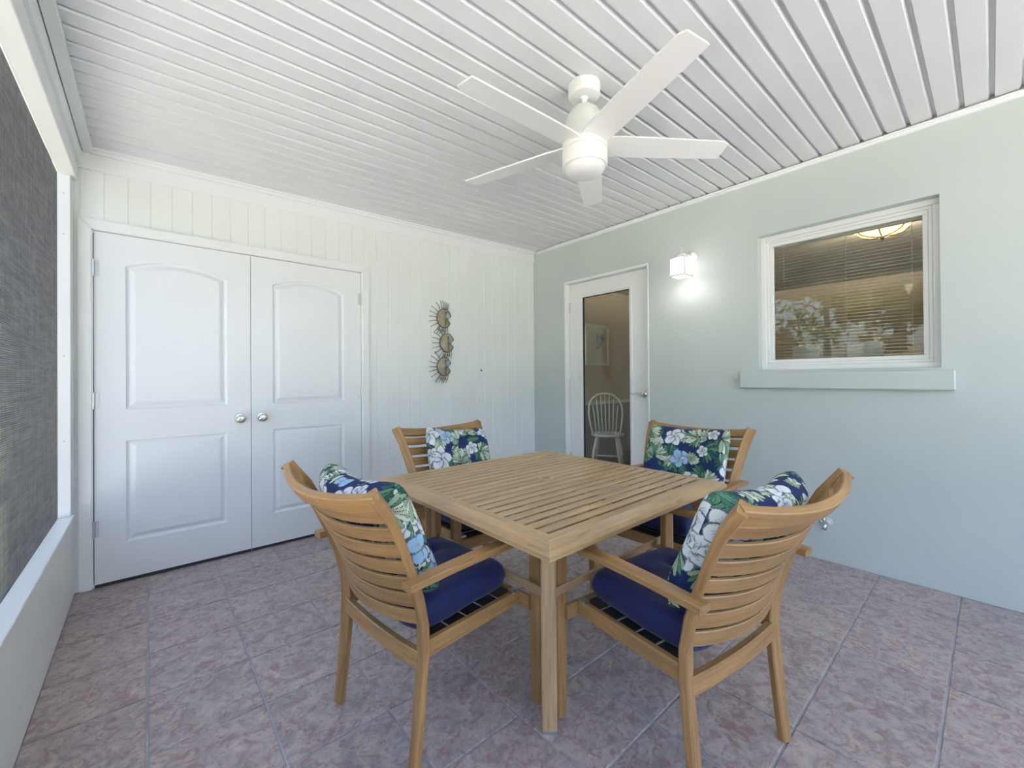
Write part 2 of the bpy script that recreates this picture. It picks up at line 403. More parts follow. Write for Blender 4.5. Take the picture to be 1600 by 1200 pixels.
# ------------------------------------------------------------------ moulded two-panel doors
def arch_loop(xa, xb, z0, zs, zp, n=18, inset=0):
    """closed loop: bottom-left, bottom-right, then arch from right to left"""
    xa, xb, z0, zs, zp = xa+inset, xb-inset, z0+inset, zs-inset*.75, zp-inset
    pts = [(xa, z0), (xb, z0)]
    if zp-zs < 1e-4: return pts+[(xb, zs), (xa, zs)]
    c = (xb-xa)/2; hgt = zp-zs; rad = (c*c+hgt*hgt)/(2*hgt); cz = zp-rad; cx = (xa+xb)/2; A = math.asin(c/rad)
    for k in range(n+1):
        t = A-2*A*k/n; pts.append((cx+rad*math.sin(t), cz+rad*math.cos(t)))
    return pts
def moulded_door(name, x0, x1, label, hinge_left):
    d = empty(name, (x0, YB, .018)); struct(d, label)
    W, H, T = x1-x0, DZ-.018, .035; pa, pb = .1335, W-.1335
    zb0, zb1, zt0, zs, zp = .214, .811, .996, 1.842, 1.899
    bm = bmesh.new()
    def poly(pts, y=0):
        f = bm.faces.new([bm.verts.new((x, y, z)) for x, z in pts]); return f
    arch = arch_loop(pa, pb, zt0, zs, zp)
    poly([(0, 0), (pa, 0), (pa, H), (0, H)]); poly([(pb, 0), (W, 0), (W, H), (pb, H)])
    poly([(pa, 0), (pb, 0), (pb, zb0), (pa, zb0)]); poly([(pa, zb1), (pb, zb1), (pb, zt0), (pa, zt0)])
    top = arch[2:]; poly([(x, z) for x, z in reversed(top)]+[(pb, H), (pa, H)])
    # edges and back
    for a_, b_ in (((0, 0), (W, 0)), ((W, 0), (W, H)), ((W, H), (0, H)), ((0, H), (0, 0))):
        bm.faces.new([bm.verts.new(v) for v in ((a_[0], 0, a_[1]), (b_[0], 0, b_[1]), (b_[0], T, b_[1]), (a_[0], T, a_[1]))])
    bm.faces.new([bm.verts.new(v) for v in ((0, T, 0), (0, T, H), (W, T, H), (W, T, 0))])
    bmesh.ops.remove_doubles(bm, verts=bm.verts, dist=1e-5)
    from_bm('door_leaf', bm, 'white_door', d)
    for args in ((pa, pb, zt0, zs, zp), (pa, pb, zb0, zb1, zb1)):
        bm = bmesh.new(); prev = None
        for ins, y in ((0, 0), (.006, .010), (.014, .0135), (.020, .012), (.037, .003), (.044, .001)):
            lp = [bm.verts.new((x, y, z)) for x, z in arch_loop(*args, inset=ins)]
            if prev:
                for k in range(len(lp)): bm.faces.new((prev[k], prev[(k+1) % len(lp)], lp[(k+1) % len(lp)], lp[k]))
            prev = lp
        bm.faces.new(prev); from_bm('panel', bm, 'white_door', d)
    gap_ = box('door_gap_shadow', (.002, W-.002, .004, .030, -.017, .001), 'seal', d, 0); gap_['label'] = 'black strip standing in for the shadow in the gap under the door'  # black strip stands in for the shadow in the gap below the leaf
    hx = -.002 if hinge_left else W+.002
    for z in (1.813, 1.053, .317):
        bm = bmesh.new()
        for q in range(5):
            za = z-.048+q*.0192
            r_ = bmesh.ops.create_cone(bm, cap_ends=True, segments=12, radius1=.0075, radius2=.0075, depth=.0180)
            for v in r_['verts']: v.co += Vector((hx, -.011, za+.0096))
        s = 1 if hinge_left else -1
        add_box(bm, min(hx, hx+s*.022), max(hx, hx+s*.022), -.0035, .0, z-.045, z+.045)
        hg = from_bm('hinge', bm, 'steel', d); hg['label'] = 'satin steel butt hinge'
    kx = W-.0635 if hinge_left else .0635
    mt = Matrix.Translation((kx, 0, .903)) @ Matrix.Rotation(R(90), 4, 'X')
    k = lathe('door_knob', [(.0, .0), (.033, .0), (.033, .004), (.029, .009), (.014, .011), (.012, .030), (.016, .034), (.026, .041), (.029, .050), (.027, .060), (.020, .066), (.012, .067), (.0115, .065), (.004, .065), (0, .0655)], 'nickel', d, 32, mt); k['label'] = 'round satin nickel door knob'
    return d
moulded_door('door_1', DX0, DXM-.0015, 'white arched two-panel closet door, left leaf beside the screen', True)
moulded_door('door_2', DXM+.0015, DX1, 'white arched two-panel closet door, right leaf nearer the fish', False)

# ------------------------------------------------------------------ right wall with glass door and window openings
GD = (1.94, 2.906, 2.169); WN = (.178, 1.081, 1.222, 2.170)
wr = boxes('wall_right', [(XR, XR+.2, YF-.1, WN[0], 0, 2.62), (XR, XR+.2, WN[1], GD[0], 0, 2.62), (XR, XR+.2, GD[1], YB+.012, 0, 2.62),
     (XR, XR+.2, WN[0], WN[1], 0, WN[2]), (XR, XR+.2, WN[0], WN[1], WN[3], 2.62), (XR, XR+.2, GD[0], GD[1], GD[2], 2.62)], 'mint')
struct(wr, 'smooth pale mint house wall with glass door and window')
# window
wi = empty('window_1', (XR, .63, 1.2)); struct(wi, 'white framed picture window with mint sill in the house wall')
def ring(name, x0, x1, y0, y1, z0, z1, t, m, parent, off, bev=.003):
    bm = bmesh.new()
    for b6 in ((x0, x1, y0, y1, z0, z0+t), (x0, x1, y0, y1, z1-t, z1), (x0, x1, y0, y0+t, z0+t, z1-t), (x0, x1, y1-t, y1, z0+t, z1-t)): add_box(bm, *b6, bev=bev)
    bmesh.ops.translate(bm, verts=bm.verts, vec=-Vector(off)); return from_bm(name, bm, m, parent)
OF = (XR, .63, 1.2)
ring('outer_frame', XR+.060, XR+.13, WN[0], WN[1], WN[2], WN[3]-.0, .032, 'window_white', wi, OF)
ring('sash', XR+.074, XR+.12, WN[0]+.032, WN[1]-.032, WN[2]+.032, WN[3]-.032, .018, 'window_white', wi, OF)
ring('sash_inner', XR+.082, XR+.115, WN[0]+.050, WN[1]-.050, WN[2]+.050, WN[3]-.050, .024, 'window_white', wi, OF)
o = box('pane', (XR+.098-OF[0], XR+.104-OF[0], WN[0]+.072-.63, WN[1]-.072-.63, WN[2]+.072-1.2, WN[3]-.072-1.2), 'glass', wi, bev=0); o['label'] = 'clear reflective window glass'
box('window_sill', (-.045, .12, .125-.63, 1.190-.63, 1.098-1.2, 1.205-1.2), 'mint', wi, bev=.006, seg=2)
# venetian blind
PY0, PY1, PZ0, PZ1 = WN[0]+.055, WN[1]-.055, WN[2]+.075, WN[3]-.06
bl = empty('window_blind', (XR+.152, (PY0+PY1)/2, PZ0)); tag(bl, 'taupe slatted venetian blind hanging behind the window glass', 'blind')
hw = (PY1-PY0)/2
box('head_rail', (-.015, .02, -hw, hw, PZ1-PZ0-.02, PZ1-PZ0+.012), 'blind', bl)
sV, sF, q = [], [], 5
for k in range(q):
    t = -1+2*k/(q-1); x = t*.0115; z = .0016*(1-t*t)+t*.0034
    for y in (-hw+.004, hw-.004): sV += [(x, y, z), (x, y, z-.0007)]
for k in range(q-1):
    b0, b1 = k*4, (k+1)*4
    sF += [(b0, b0+2, b1+2, b1), (b0+1, b1+1, b1+3, b0+3), (b0, b1, b1+1, b0+1), (b0+2, b0+3, b1+3, b1+2)]
sF += [(0, 1, 3, 2), ((q-1)*4, (q-1)*4+2, (q-1)*4+3, (q-1)*4+1)]
sm = None
for k in range(37):
    if sm is None: o = obj('slat', sV, sF, 'blind', bl, True); sm = o.data
    else: o = link(bpy.data.objects.new('slat', sm), bl)
    o.location.z = .012+k*.0208
for y in (-hw*.83, -.02, hw*.83):
    tube('ladder_cord', [(-.013, y, .0), (-.013, y, PZ1-PZ0-.02)], .0012, 'blind', bl, 5)
box('bottom_rail', (-.012, .012, -hw+.004, hw-.004, -.012, .003), 'blind', bl)
# glass door
gd = empty('door_3', (XR, 2.42, 0)); struct(gd, 'white full-glass house door with silver lever handle')
o3 = Vector((XR, 2.42, 0))
def gbox(name, b6, m, bev=.002, parent=None):
    return box(name, (b6[0]-XR, b6[1]-XR, b6[2]-2.42, b6[3]-2.42, b6[4], b6[5]), m, parent or gd, bev)
gbox('jamb', (XR-.004, XR+.19, GD[1]-.02, GD[1]+.001, 0, GD[2]-.02), 'white_trim'); gbox('jamb', (XR-.004, XR+.19, GD[0]-.001, GD[0]+.012, 0, GD[2]-.02), 'white_trim')
gbox('head_jamb', (XR-.004, XR+.19, GD[0], GD[1], GD[2]-.022, GD[2]), 'white_trim')
lx0, lx1, ly0, ly1, lz0, lz1 = XR+.055, XR+.098, GD[0]+.014, GD[1]-.024, .01, GD[2]-.026
gy0, gy1, gz0, gz1 = 2.165, 2.715, .24, 1.992
lf = boxes('door_leaf', [(lx0-XR, lx1-XR, ly0-2.42, gy0-2.42, lz0, lz1), (lx0-XR, lx1-XR, gy1-2.42, ly1-2.42, lz0, lz1), (lx0-XR, lx1-XR, gy0-2.42, gy1-2.42, lz0, gz0), (lx0-XR, lx1-XR, gy0-2.42, gy1-2.42, gz1, lz1)], 'white_trim', gd)
def gring(name, dx0, dx1, ins, t, m, bev):
    o = ring(name, lx0+dx0, lx0+dx1, gy0+ins, gy1-ins, gz0+ins, gz1-ins, t, m, gd, (XR, 2.42, 0), bev); return o
gring('glass_moulding', -.009, .01, -.028, .018, 'white_trim', .004); gring('glass_moulding', -.005, .012, -.011, .013, 'white_trim', .003); gring('glazing_seal', .004, .03, .0, .006, 'seal', 0)
o = box('pane', (lx0+.018-XR, lx0+.024-XR, gy0+.001-2.42, gy1-.001-2.42, gz0+.001, gz1-.001), 'glass', gd, 0); o['label'] = 'clear door glass'
for z in (1.905, 1.115, .35):
    mt = Matrix.Translation((.050, GD[1]-.025-2.42, z-.05)); h_ = lathe('hinge', [(0, 0), (.008, 0), (.008, .1), (0, .1)], 'steel', gd, 12, mt)
mt = Matrix.Translation((lx0-XR, 2.022-2.42, 1.028)) @ Matrix.Rotation(R(-90), 4, 'Y')
hd = lathe('lever_handle', [(0, 0), (.032, 0), (.032, .006), (.027, .010), (.013, .012), (.012, .042), (0, .044)], 'nickel', gd, 32, mt); hd['label'] = 'satin nickel lever handle'
bar('lever', [(lx0-XR-.042, 2.020-2.42+y, 1.030+z) for y, z in ((0, 0), (.03, .004), (.06, .002), (.09, -.004), (.118, -.002))], [.016, .015, .013, .012, .011], [.018, .016, .013, .011, .010], 'nickel', hd)

# ------------------------------------------------------------------ screened sides: knee wall, posts, beam, mesh
def screen_grid(name, axis, c, a0, a1, z0, z1, parent, pitch=.0078, wd=.0011):
    V, F = [], []
    def w8(lo, hi):
        b0 = len(V)
        for i in range(8): V.append((hi[0] if i & 1 else lo[0], hi[1] if i & 2 else lo[1], hi[2] if i & 4 else lo[2]))
        for f in ((0, 2, 3, 1), (4, 5, 7, 6), (0, 1, 5, 4), (2, 6, 7, 3), (0, 4, 6, 2), (1, 3, 7, 5)): F.append(tuple(b0+i for i in f))
    k = a0
    while k < a1:
        if axis == 'y': w8((c-wd/2, k, z0), (c+wd/2, k+wd, z1))
        else: w8((k, c-wd/2, z0), (k+wd, c+wd/2, z1))
        k += pitch
    z = z0
    while z < z1:
        if axis == 'y': w8((c-wd/2, a0, z), (c+wd/2, a1, z+wd))
        else: w8((a0, c-wd/2, z), (a1, c+wd/2, z+wd))
        z += pitch
    o = obj(name, V, F, 'screen_wire', parent); o['kind'] = 'stuff'; o['label'] = 'dark woven insect screen'; return o
KZ, BZ = .45, 2.305
wl = box('wall_left', (-.372, XL, YF, YB-.04, 0, KZ-.012), 'white_knee', bev=.002); struct(wl, 'low white knee wall with dark insect screen above')
box('wall_cap', (-.392, XL+.004, YF, YB-.04, KZ-.012, KZ), 'white_trim', wl, .003)
box('header_beam', (-.376, -.306, YF, YB-.016, BZ, BZ+.10), 'white_trim', wl, .004, 2)
box('header_beam', (-.366, -.289, YF, YB-.016, BZ+.095, 2.62), 'white_trim', wl, .003)
for y in (YB-.085, 1.0, -.6):
    box('post', (-.380, -.326, y, y+.05, KZ, BZ), 'white_trim', wl, .003)
box('corner_filler', (-.40, -.322, YB-.036, YB+.012, 0, 2.45), 'white_board', wl, 0)
scr = screen_grid('screen_mesh', 'y', -.376, YF, YB-.04, KZ, BZ, wl)
for i, z in enumerate((.86, 1.32, 1.98, 2.2)):
    mt = Matrix.Translation((-.352, YB-.085, z)) @ Matrix.Rotation(R(90), 4, 'X'); lathe('screw', [(0, 0), (.004, 0), (.003, .002), (0, .002)], 'steel', wl, 10, mt)
wf = box('wall_front', (XL, XR, YF-.06, YF, 0, KZ), 'white_knee', bev=.002); struct(wf, 'low white knee wall behind the viewer')
box('header_beam', (-.38, XR, YF-.07, YF, BZ+.05, 2.62), 'white_trim', wf, .003)
for x in (-.36, 1.45): box('post', (x, x+.06, YF-.06, YF, 0, BZ+.05), 'white_trim', wf, .003)

# ------------------------------------------------------------------ room behind the house wall
IX0, IX1, IY0, IY1, IH = XR+.2, 7.4, -1.3, 3.85, 2.5
def shell(name, b6, m, label): return struct(box(name, b6, m, bev=0), label)
shell('floor_inner', (IX0, IX1, IY0, IY1, -.12, 0), 'wood_floor', 'dark floor of the room behind the glass door')
shell('ceiling_inner', (IX0, IX1, IY0, IY1, IH, IH+.08), 'room_ceiling', 'pale ceiling of the room behind the window')
shell('wall_inner_back', (IX0, IX1, IY1, IY1+.1, 0, IH), 'beige', 'beige wall of the inner room seen through the door')
shell('wall_inner_right', (IX1, IX1+.1, IY0, IY1, 0, IH), 'beige', 'far beige wall of the inner room')
shell('wall_inner_front', (IX0, IX1, IY0-.1, IY0, 0, IH), 'beige', 'end wall of the inner room behind the blind')
shell('trim_6', (IX0, IX1, IY1-.012, IY1, 0, .78), 'wainscot', 'grey wainscot below the chair rail in the inner room')
shell('trim_7', (IX0, IX1, IY1-.03, IY1, .78, .825), 'white_trim', 'white chair rail in the inner room')

# ------------------------------------------------------------------ ceiling fan
FX, FY = 1.535, 1.237
fan = empty('ceiling_fan', (FX, FY, ZC(FX)-.01)); tag(fan, 'white five-blade ceiling fan with dome light hanging from plank ceiling', 'ceiling fan')
zf = ZC(FX)-.01
lathe('canopy', [(0, .012), (.074, .012), (.074, -.034), (.071, -.042), (.064, -.046), (.030, -.047), (0, -.047)], 'white_fan', fan)
lathe('downrod', [(0, -.03), (.020, -.044), (.017, -.052), (.013, -.055), (.013, 2.445-zf), (.022, 2.44-zf), (0, 2.435-zf)], 'white_fan', fan, 20)
mh = lathe('motor_housing', [(0, 2.446-zf), (.030, 2.446-zf), (.046, 2.440-zf), (.064, 2.424-zf), (.076, 2.402-zf), (.080, 2.396-zf), (.088, 2.376-zf), (.093, 2.35-zf), (.096, 2.31-zf), (.095, 2.283-zf), (.06, 2.280-zf), (0, 2.28-zf)], 'white_fan', fan)
lathe('hub', [(0, 2.281-zf), (.099, 2.281-zf), (.104, 2.272-zf), (.104, 2.238-zf), (.100, 2.236-zf), (.097, 2.235-zf), (0, 2.235-zf)], 'white_fan', fan)
lk = lathe('light_kit', [(0, 2.236-zf), (.098, 2.236-zf), (.098, 2.233-zf), (.104, 2.232-zf), (.104, 2.168-zf), (.101, 2.163-zf), (.095, 2.161-zf), (.094, 2.166-zf), (0, 2.166-zf)], 'white_fan', fan)
lathe('light_lens', [(.093, 2.168-zf), (.093, 2.158-zf), (.089, 2.146-zf), (.078, 2.134-zf), (.058, 2.125-zf), (.03, 2.121-zf), (0, 2.120-zf)], 'lens', lk)
bv, bf = [], []
sec = [(.075, .052, .060), (.10, .058, .066), (.16, .062, .070), (.30, .062, .068), (.45, .059, .064), (.60, .055, .060), (.645, .054, .058), (.66, .053, .050), (.672, .040, .043)]
for x, wl_, wr_ in sec:
    for z in (.0035, -.0035):
        bv += [(x+(.010 if wl_ > .05 and x > .64 else 0), wl_, z), (x, -wr_, z)]
for k in range(len(sec)-1):
    a, b_ = k*4, (k+1)*4
    bf += [(a, a+1, b_+1, b_), (a+2, b_+2, b_+3, a+3), (a, b_, b_+2, a+2), (a+1, a+3, b_+3, b_+1)]
bf += [(0, 2, 3, 1), (len(sec)*4-4, len(sec)*4-3, len(sec)*4-1, len(sec)*4-2)]
pitch = Matrix.Rotation(R(-10), 4, 'X')
bv = [pitch @ Vector(v) for v in bv]
b0 = None
for k in range(5):
    if b0 is None: o = obj('blade', bv, bf, 'white_fan', fan); b0 = o.data
    else: o = link(bpy.data.objects.new('blade', b0), fan)
    o.location = (0, 0, 2.262-zf); o.rotation_euler = (0, 0, R(34.9+72*k))

# ------------------------------------------------------------------ table
TCX, TCY, TS, TZ = 1.400, 1.375, 1.16, .711
tb = empty('dining_table', (TCX, TCY, 0)); tag(tb, 'square slatted wood-finish patio table with umbrella hole in its middle', 'table')
hs = TS/2
# frame sides: bevelled outer edge, mitred
def frame_side(k):
    fw = .088
    sec_ = [(hs, .676), (hs, .690), (hs-.012, .700), (hs-.05, TZ), (hs-fw+.004, TZ), (hs-fw, TZ-.004), (hs-fw, .688), (hs-.03, .676)]
    V, UV = [], []
    for s in (-1, 1):
        for d, z in sec_: V.append((s*d, -d, z)); UV.append((s*d, d+z))
    n = len(sec_); F = [(i, (i+1) % n, n+(i+1) % n, n+i) for i in range(n)]+[tuple(reversed(range(n))), tuple(range(n, 2*n))]
    o = obj('frame_side', V, F, 'table_wood', tb, uvs=UV); o.rotation_euler = (0, 0, R(90*k)); return o
for k in range(4): frame_side(k)
inner = hs-.088; NS = 19; gp = .0145; pt = (2*inner-gp)/NS
slm = None
for k in range(NS):
    y = -inner+gp/2+pt*(k+.5)
    if k == 9:
        for s in (-1, 1):
            box('table_slat', (s*.028 if s > 0 else -inner-.01, inner+.01 if s > 0 else -.028, y-(pt-gp)/2, y+(pt-gp)/2, TZ-.0075, TZ-.001), 'table_wood', tb, .0020, uv=True)
        continue
    if slm is None: o = box('table_slat', (-inner-.01, inner+.01, -(pt-gp)/2, (pt-gp)/2, TZ-.0075, TZ-.001), 'table_wood', tb, .0020, uv=True); slm = o.data
    else: o = link(bpy.data.objects.new('table_slat', slm), tb)
    o.location.y = y
u = lathe('umbrella_ring', [(.021, TZ-.02), (.021, TZ+.001), (.024, TZ+.0025), (.034, TZ+.0025), (.036, TZ), (.036, TZ-.02), (.021, TZ-.02)], 'table_wood', tb, 28, cap=False)
for k in range(4):
    s = .395*math.sqrt(2); a = R(45+90*k); c = Vector((math.cos(a)*s, math.sin(a)*s, 0))
    lg = bar('leg', [c+Vector((0, 0, .008)), c+Vector((0, 0, .35)), c+Vector((0, 0, .688))], .052, .030, 'table_wood', tb, up=Vector((math.cos(a), math.sin(a), 0)), ch=.005)
    bar('foot_cap', [c, c+Vector((0, 0, .012))], .054, .032, 'steel', lg, up=Vector((math.cos(a), math.sin(a), 0)), ch=.004)
for k in range(4):
    rz = Matrix.Rotation(R(90*k), 3, 'Z')
    if k in (0, 3): bar('stretcher', [rz @ Vector((-.38, -.392, .450)), rz @ Vector((.38, -.392, .450))], .014, .03, 'table_wood', tb)
    bar('apron', [rz @ Vector((-.39, -.400, .668)), rz @ Vector((.39, -.400, .668))], .02, .03, 'table_wood', tb)
for s in (-.26, .26): bar('cross_support', [(s, -inner-.01, .6935), (s, inner+.01, .6935)], .04, .018, 'table_wood', tb)

# ------------------------------------------------------------------ patio chairs (origin: middle of the rear feet; y forward)
PZ = [0, .12, .25, .38, .46, .55, .63, .72, .81, .886]
PY_ = [-.006, .008, .021, .030, .026, .006, -.022, -.060, -.104, -.160]
PW = [.236, .236, .237, .240, .244, .251, .260, .272, .286, .300]
def pinterp(z): return float(np.interp(z, PZ, PY_)), float(np.interp(z, PZ, PW))
def build_chair():
    ch = empty('patio_armchair')
    for s in (-1, 1):
        pts = [Vector((s*w_, y, z)) for z, y, w_ in zip(PZ, PY_, PW)]
        ups = [Vector((-s*.34*min(1, .35+z), -1, 0)) for z in PZ]          # posts turn with the curved back
        wd = [.036, .040, .044, .047, .048, .048, .047, .047, .048, .050]
        bar('back_post', pts, wd, .026, 'chair_wood', ch, up=ups)
    def curved(name, zc, sagy, sagz, tall, thick, ext=-.012):
        n = 12; pts, ups = [], []
        y, w_ = pinterp(zc); y2, w2 = pinterp(zc+.02)
        tilt = Vector((0, y2-y, .02)).normalized()
        for k in range(n+1):
            t = -1+2*k/n; pts.append((t*(w_+ext), y-sagy*(1-t*t), zc-sagz*(1-t*t))); ups.append(tilt)
        return bar(name, pts, thick, tall, 'chair_wood', ch, up=ups, ch=.003)
    curved('top_rail', .868, .058, .028, .048, .024, .008)
    for k in range(7): curved('back_slat', .812-k*.0560, .056-.002*k, .020-.001*k, .046, .011)
    for s in (-1, 1):
        bar('front_leg', [(s*.300, .482, 0), (s*.300, .482, .3), (s*.300, .480, .606)], [.038, .046, .047], [.026, .030, .030], 'chair_wood', ch, up=Vector((0, 1, 0)))
        bar('arm', [(s*.292, -.060, .611), (s*.296, .10, .619), (s*.300, .30, .622), (s*.301, .43, .617), (s*.300, .515, .608)], [.046, .048, .052, .052, .044], .022, 'chair_wood', ch)
        sr = bar('side_rail', [(s*.232, .040, .372), (s*.232, .452, .372)], .024, .050, 'chair_wood', ch)
        br = box('bracket', (s*.232-.015, s*.232+.015, .415, .449, .394, .404), 'steel', sr, .002); br['label'] = 'silver corner bracket'
    bar('front_rail', [(-.29, .462, .364), (.29, .462, .364)], .022, .050, 'chair_wood', ch)
    curved('rear_rail', .345, .012, 0, .052, .024, -.010)
    for k in range(5):
        y = .11+k*.075; bar('seat_strap', [(-.225, y, .386), (0, y, .381), (.225, y, .386)], .066, .004, 'seal', ch, ch=.001)
    return ch
CH = build_chair()
poses = [((.553, 1.347), -83.8), ((1.322, .488), -7.2), ((1.400, 2.165), 180), ((2.345, 1.170), 90.5)]
clabel = ['wooden slat-back patio armchair at the front left, beside the closet doors',
          'wooden slat-back patio armchair at the front right, back turned to the hose tap side',
          'wooden patio armchair beyond the table in front of the white board wall',
          'wooden patio armchair beyond the table in front of the mint wall']
chairs = [CH]+[dup(CH) for _ in range(3)]
for c, (xy, rz), lb in zip(chairs, poses, clabel):
    c.location = (*xy, 0); c.rotation_euler = (0, 0, R(rz)); tag(c, lb, 'chair', 'patio armchairs around the table')
def chair_mtx(i): return Matrix.Translation((*poses[i][0], 0)) @ Matrix.Rotation(R(poses[i][1]), 4, 'Z')

# ------------------------------------------------------------------ navy seat cushions
def cushion_mesh(wx, wy, th, nx=40, ny=40):
    V, F = [], []
    uu = np.sin(np.linspace(-1, 1, nx+1)*math.pi/2); vv = np.sin(np.linspace(-1, 1, ny+1)*math.pi/2)
    def zf_(u_, v_):
        e = (max(0, 1-abs(u_)**10))**.42*(max(0, 1-abs(v_)**10))**.42
        d = 0
        for cu in (-.36, .36):
            for cv in (-.36, .36): d += math.exp(-((u_-cu)**2+(v_-cv)**2)/.018)
        d2 = .10*math.sin(9*u_+2)*math.sin(7*v_)*e
        return e*(1-.32*d+.3*d2)
    for s in (1, -1):
        for j in range(ny+1):
            for i in range(nx+1):
                u_, v_ = uu[i], vv[j]; cr = 1-.06*abs(u_*v_)**3
                wob = 1+.012*math.sin(11*u_+5*v_)
                V.append((u_*wx/2*cr*wob, v_*wy/2*cr*wob, s*th/2*zf_(u_, v_)*(1 if s > 0 else .85)))
    n = (nx+1)*(ny+1)
    for j in range(ny):
        for i in range(nx):
            a = j*(nx+1)+i; F.append((a, a+1, a+nx+2, a+nx+1)); F.append((n+a, n+a+nx+1, n+a+nx+2, n+a+1))
    return V, F
cV, cF = cushion_mesh(.435, .41, .120)
cl = ['plump navy blue seat cushion on the left chair nearest the closet', 'plump navy blue seat cushion on the front right chair',
      'navy seat cushion on the chair before the white board wall, mostly hidden', 'navy seat cushion on the chair before the mint wall, mostly hidden']
cm = None
for i in range(4):
    if cm is None:
        o = obj('seat_cushion', cV, cF, 'navy', None, True); cm = o.data
        bm = bmesh.new(); bm.from_mesh(cm); bmesh.ops.remove_doubles(bm, verts=bm.verts, dist=1e-5); bm.to_mesh(cm); bm.free()
    else: o = link(bpy.data.objects.new('seat_cushion', cm))
    o.matrix_world = chair_mtx(i) @ Matrix.Translation((0, .226, .448)) @ Matrix.Rotation(R(1.5), 4, 'X')
    tag(o, cl[i], 'cushion', 'navy seat cushions on the chairs')

# ------------------------------------------------------------------ floral back pillows: printed with a tropical pattern
def paint(U_, V_, seed):
    rs = np.random.RandomState(seed); n = len(U_)
    C = np.tile(np.array([.006, .022, .10]), (n, 1))
    C += (rs.rand(n, 1)-.5)*.002
    def blob(cx, cy, ang, L_, W_, col, edge=None, off=0, rib=None):
        ix = np.nonzero((np.abs(U_-cx) < L_*1.08+.004) & (np.abs(V_-cy) < L_*1.08+.004))[0]
        if not len(ix): return
        dx, dy = U_[ix]-cx, V_[ix]-cy; ca, sa = math.cos(ang), math.sin(ang)
        t = (dx*ca+dy*sa)/L_; s = (-dx*sa+dy*ca)/W_
        prof = np.where((t > off) & (t < 1), np.sqrt(np.clip(np.sin(math.pi*np.clip((t-off)/(1-off), 0, 1))**.9, 0, 1)), -1)
        if edge is not None: C[ix[(np.abs(s) < prof*1.0+.22) & (t > off-.03) & (t < 1.04)]] = edge
        m_ = np.abs(s) < prof
        if col is not None:
            sh = (.78+.22*np.clip(t, 0, 1))[m_][:, None]
            C[ix[m_]] = np.array(col)*sh
        if rib is not None: C[ix[m_ & (np.abs(s) < .13)]] = rib
    def frond(cx, cy, ang, n_, L_, cols, spread=2.4):
        for k in range(n_):
            a_ = ang+spread*(k/(n_-1)-.5); l = L_*(.75+.25*math.cos((k/(n_-1)-.5)*2.4))*rs.uniform(.9, 1.1)
            blob(cx, cy, a_, l, .0072*rs.uniform(.8, 1.3), cols[rs.randint(len(cols))], (.004, .012, .012))
    def bigleaf(cx, cy, ang, L_, col, rib):
        blob(cx, cy, ang, L_, L_*.2, col, (.004, .02, .02), 0, rib)
        for k in range(6):
            for s in (-1, 1):
                px, py = cx+math.cos(ang)*L_*(.15+.12*k), cy+math.sin(ang)*L_*(.15+.12*k)
                blob(px, py, ang+s*.75, L_*.26*(1-.07*k), .0022, rib)
    def flower(cx, cy, r_, hue):
        a0 = rs.rand()*6.28
        for k in range(5):
            a_ = a0+k*2*math.pi/5
            blob(cx, cy, a_, r_*rs.uniform(.92, 1.1), r_*.40, hue, (.10, .13, .17))
            for q in (-.22, .0, .22): blob(cx, cy, a_+q, r_*.66, .0016, (.36, .42, .50))
        blob(cx-.006*math.cos(a0), cy-.006*math.sin(a0), a0+.6, r_*.7, .0035, (.75, .72, .55)); 
        d = np.hypot(U_-cx, V_-cy); C[d < r_*.13] = (.16, .20, .24)
    dk = [(.008, .045, .04), (.012, .07, .055), (.02, .10, .07)]; md = [(.05, .20, .12), (.09, .26, .16), (.02, .10, .08)]; lt = [(.34, .46, .30), (.55, .62, .46), (.10, .26, .15), (.7, .74, .6)]
    wh, bl_ = (.78, .80, .82), (.36, .58, .80)
    gx, gy = .125, .118
    cells = [(i*gx+(.5 if j % 2 else 0)*gx, j*gy) for i in range(-4, 5) for j in range(-4, 5)]
    for cx, cy in cells:
        x, y = cx+rs.uniform(-.03, .03), cy+rs.uniform(-.03, .03)
        bigleaf(x, y, rs.rand()*6.28, rs.uniform(.07, .11), dk[rs.randint(3)], (.10, .26, .17))
        frond(x+.045, y+.03, rs.rand()*6.28, 9, rs.uniform(.055, .08), md)
    for cx, cy in cells:
        frond(cx+gx/2+rs.uniform(-.02, .02), cy+rs.uniform(-.02, .02), rs.rand()*6.28, 11, rs.uniform(.05, .075), lt, 2.8)
        if rs.rand() < .45: frond(cx+rs.uniform(-.03, .03), cy+gy*.5, rs.rand()*6.28, 7, .04, [(.75, .78, .68)], 1.8)
    for cx, cy in cells:
        if rs.rand() < .30: 
            d = ((U_-cx-.05)/.038)**2+((V_-cy-.045)/.026)**2; C[d < 1] = (.008, .03, .14)
    for q, (cx, cy) in enumerate(cells):
        x, y = cx+rs.uniform(-.022, .022), cy+rs.uniform(-.022, .022); f = rs.rand()
        if f < .46: flower(x, y, rs.uniform(.046, .066), wh)
        elif f < .64: flower(x, y, rs.uniform(.040, .052), bl_)
        elif f < .85: frond(x, y, rs.rand()*6.28, 12, rs.uniform(.06, .08), lt, 3.0)
        if rs.rand() < .4: flower(x+.045, y+.028, rs.uniform(.026, .034), wh)
    return np.clip(C, 0, 1)
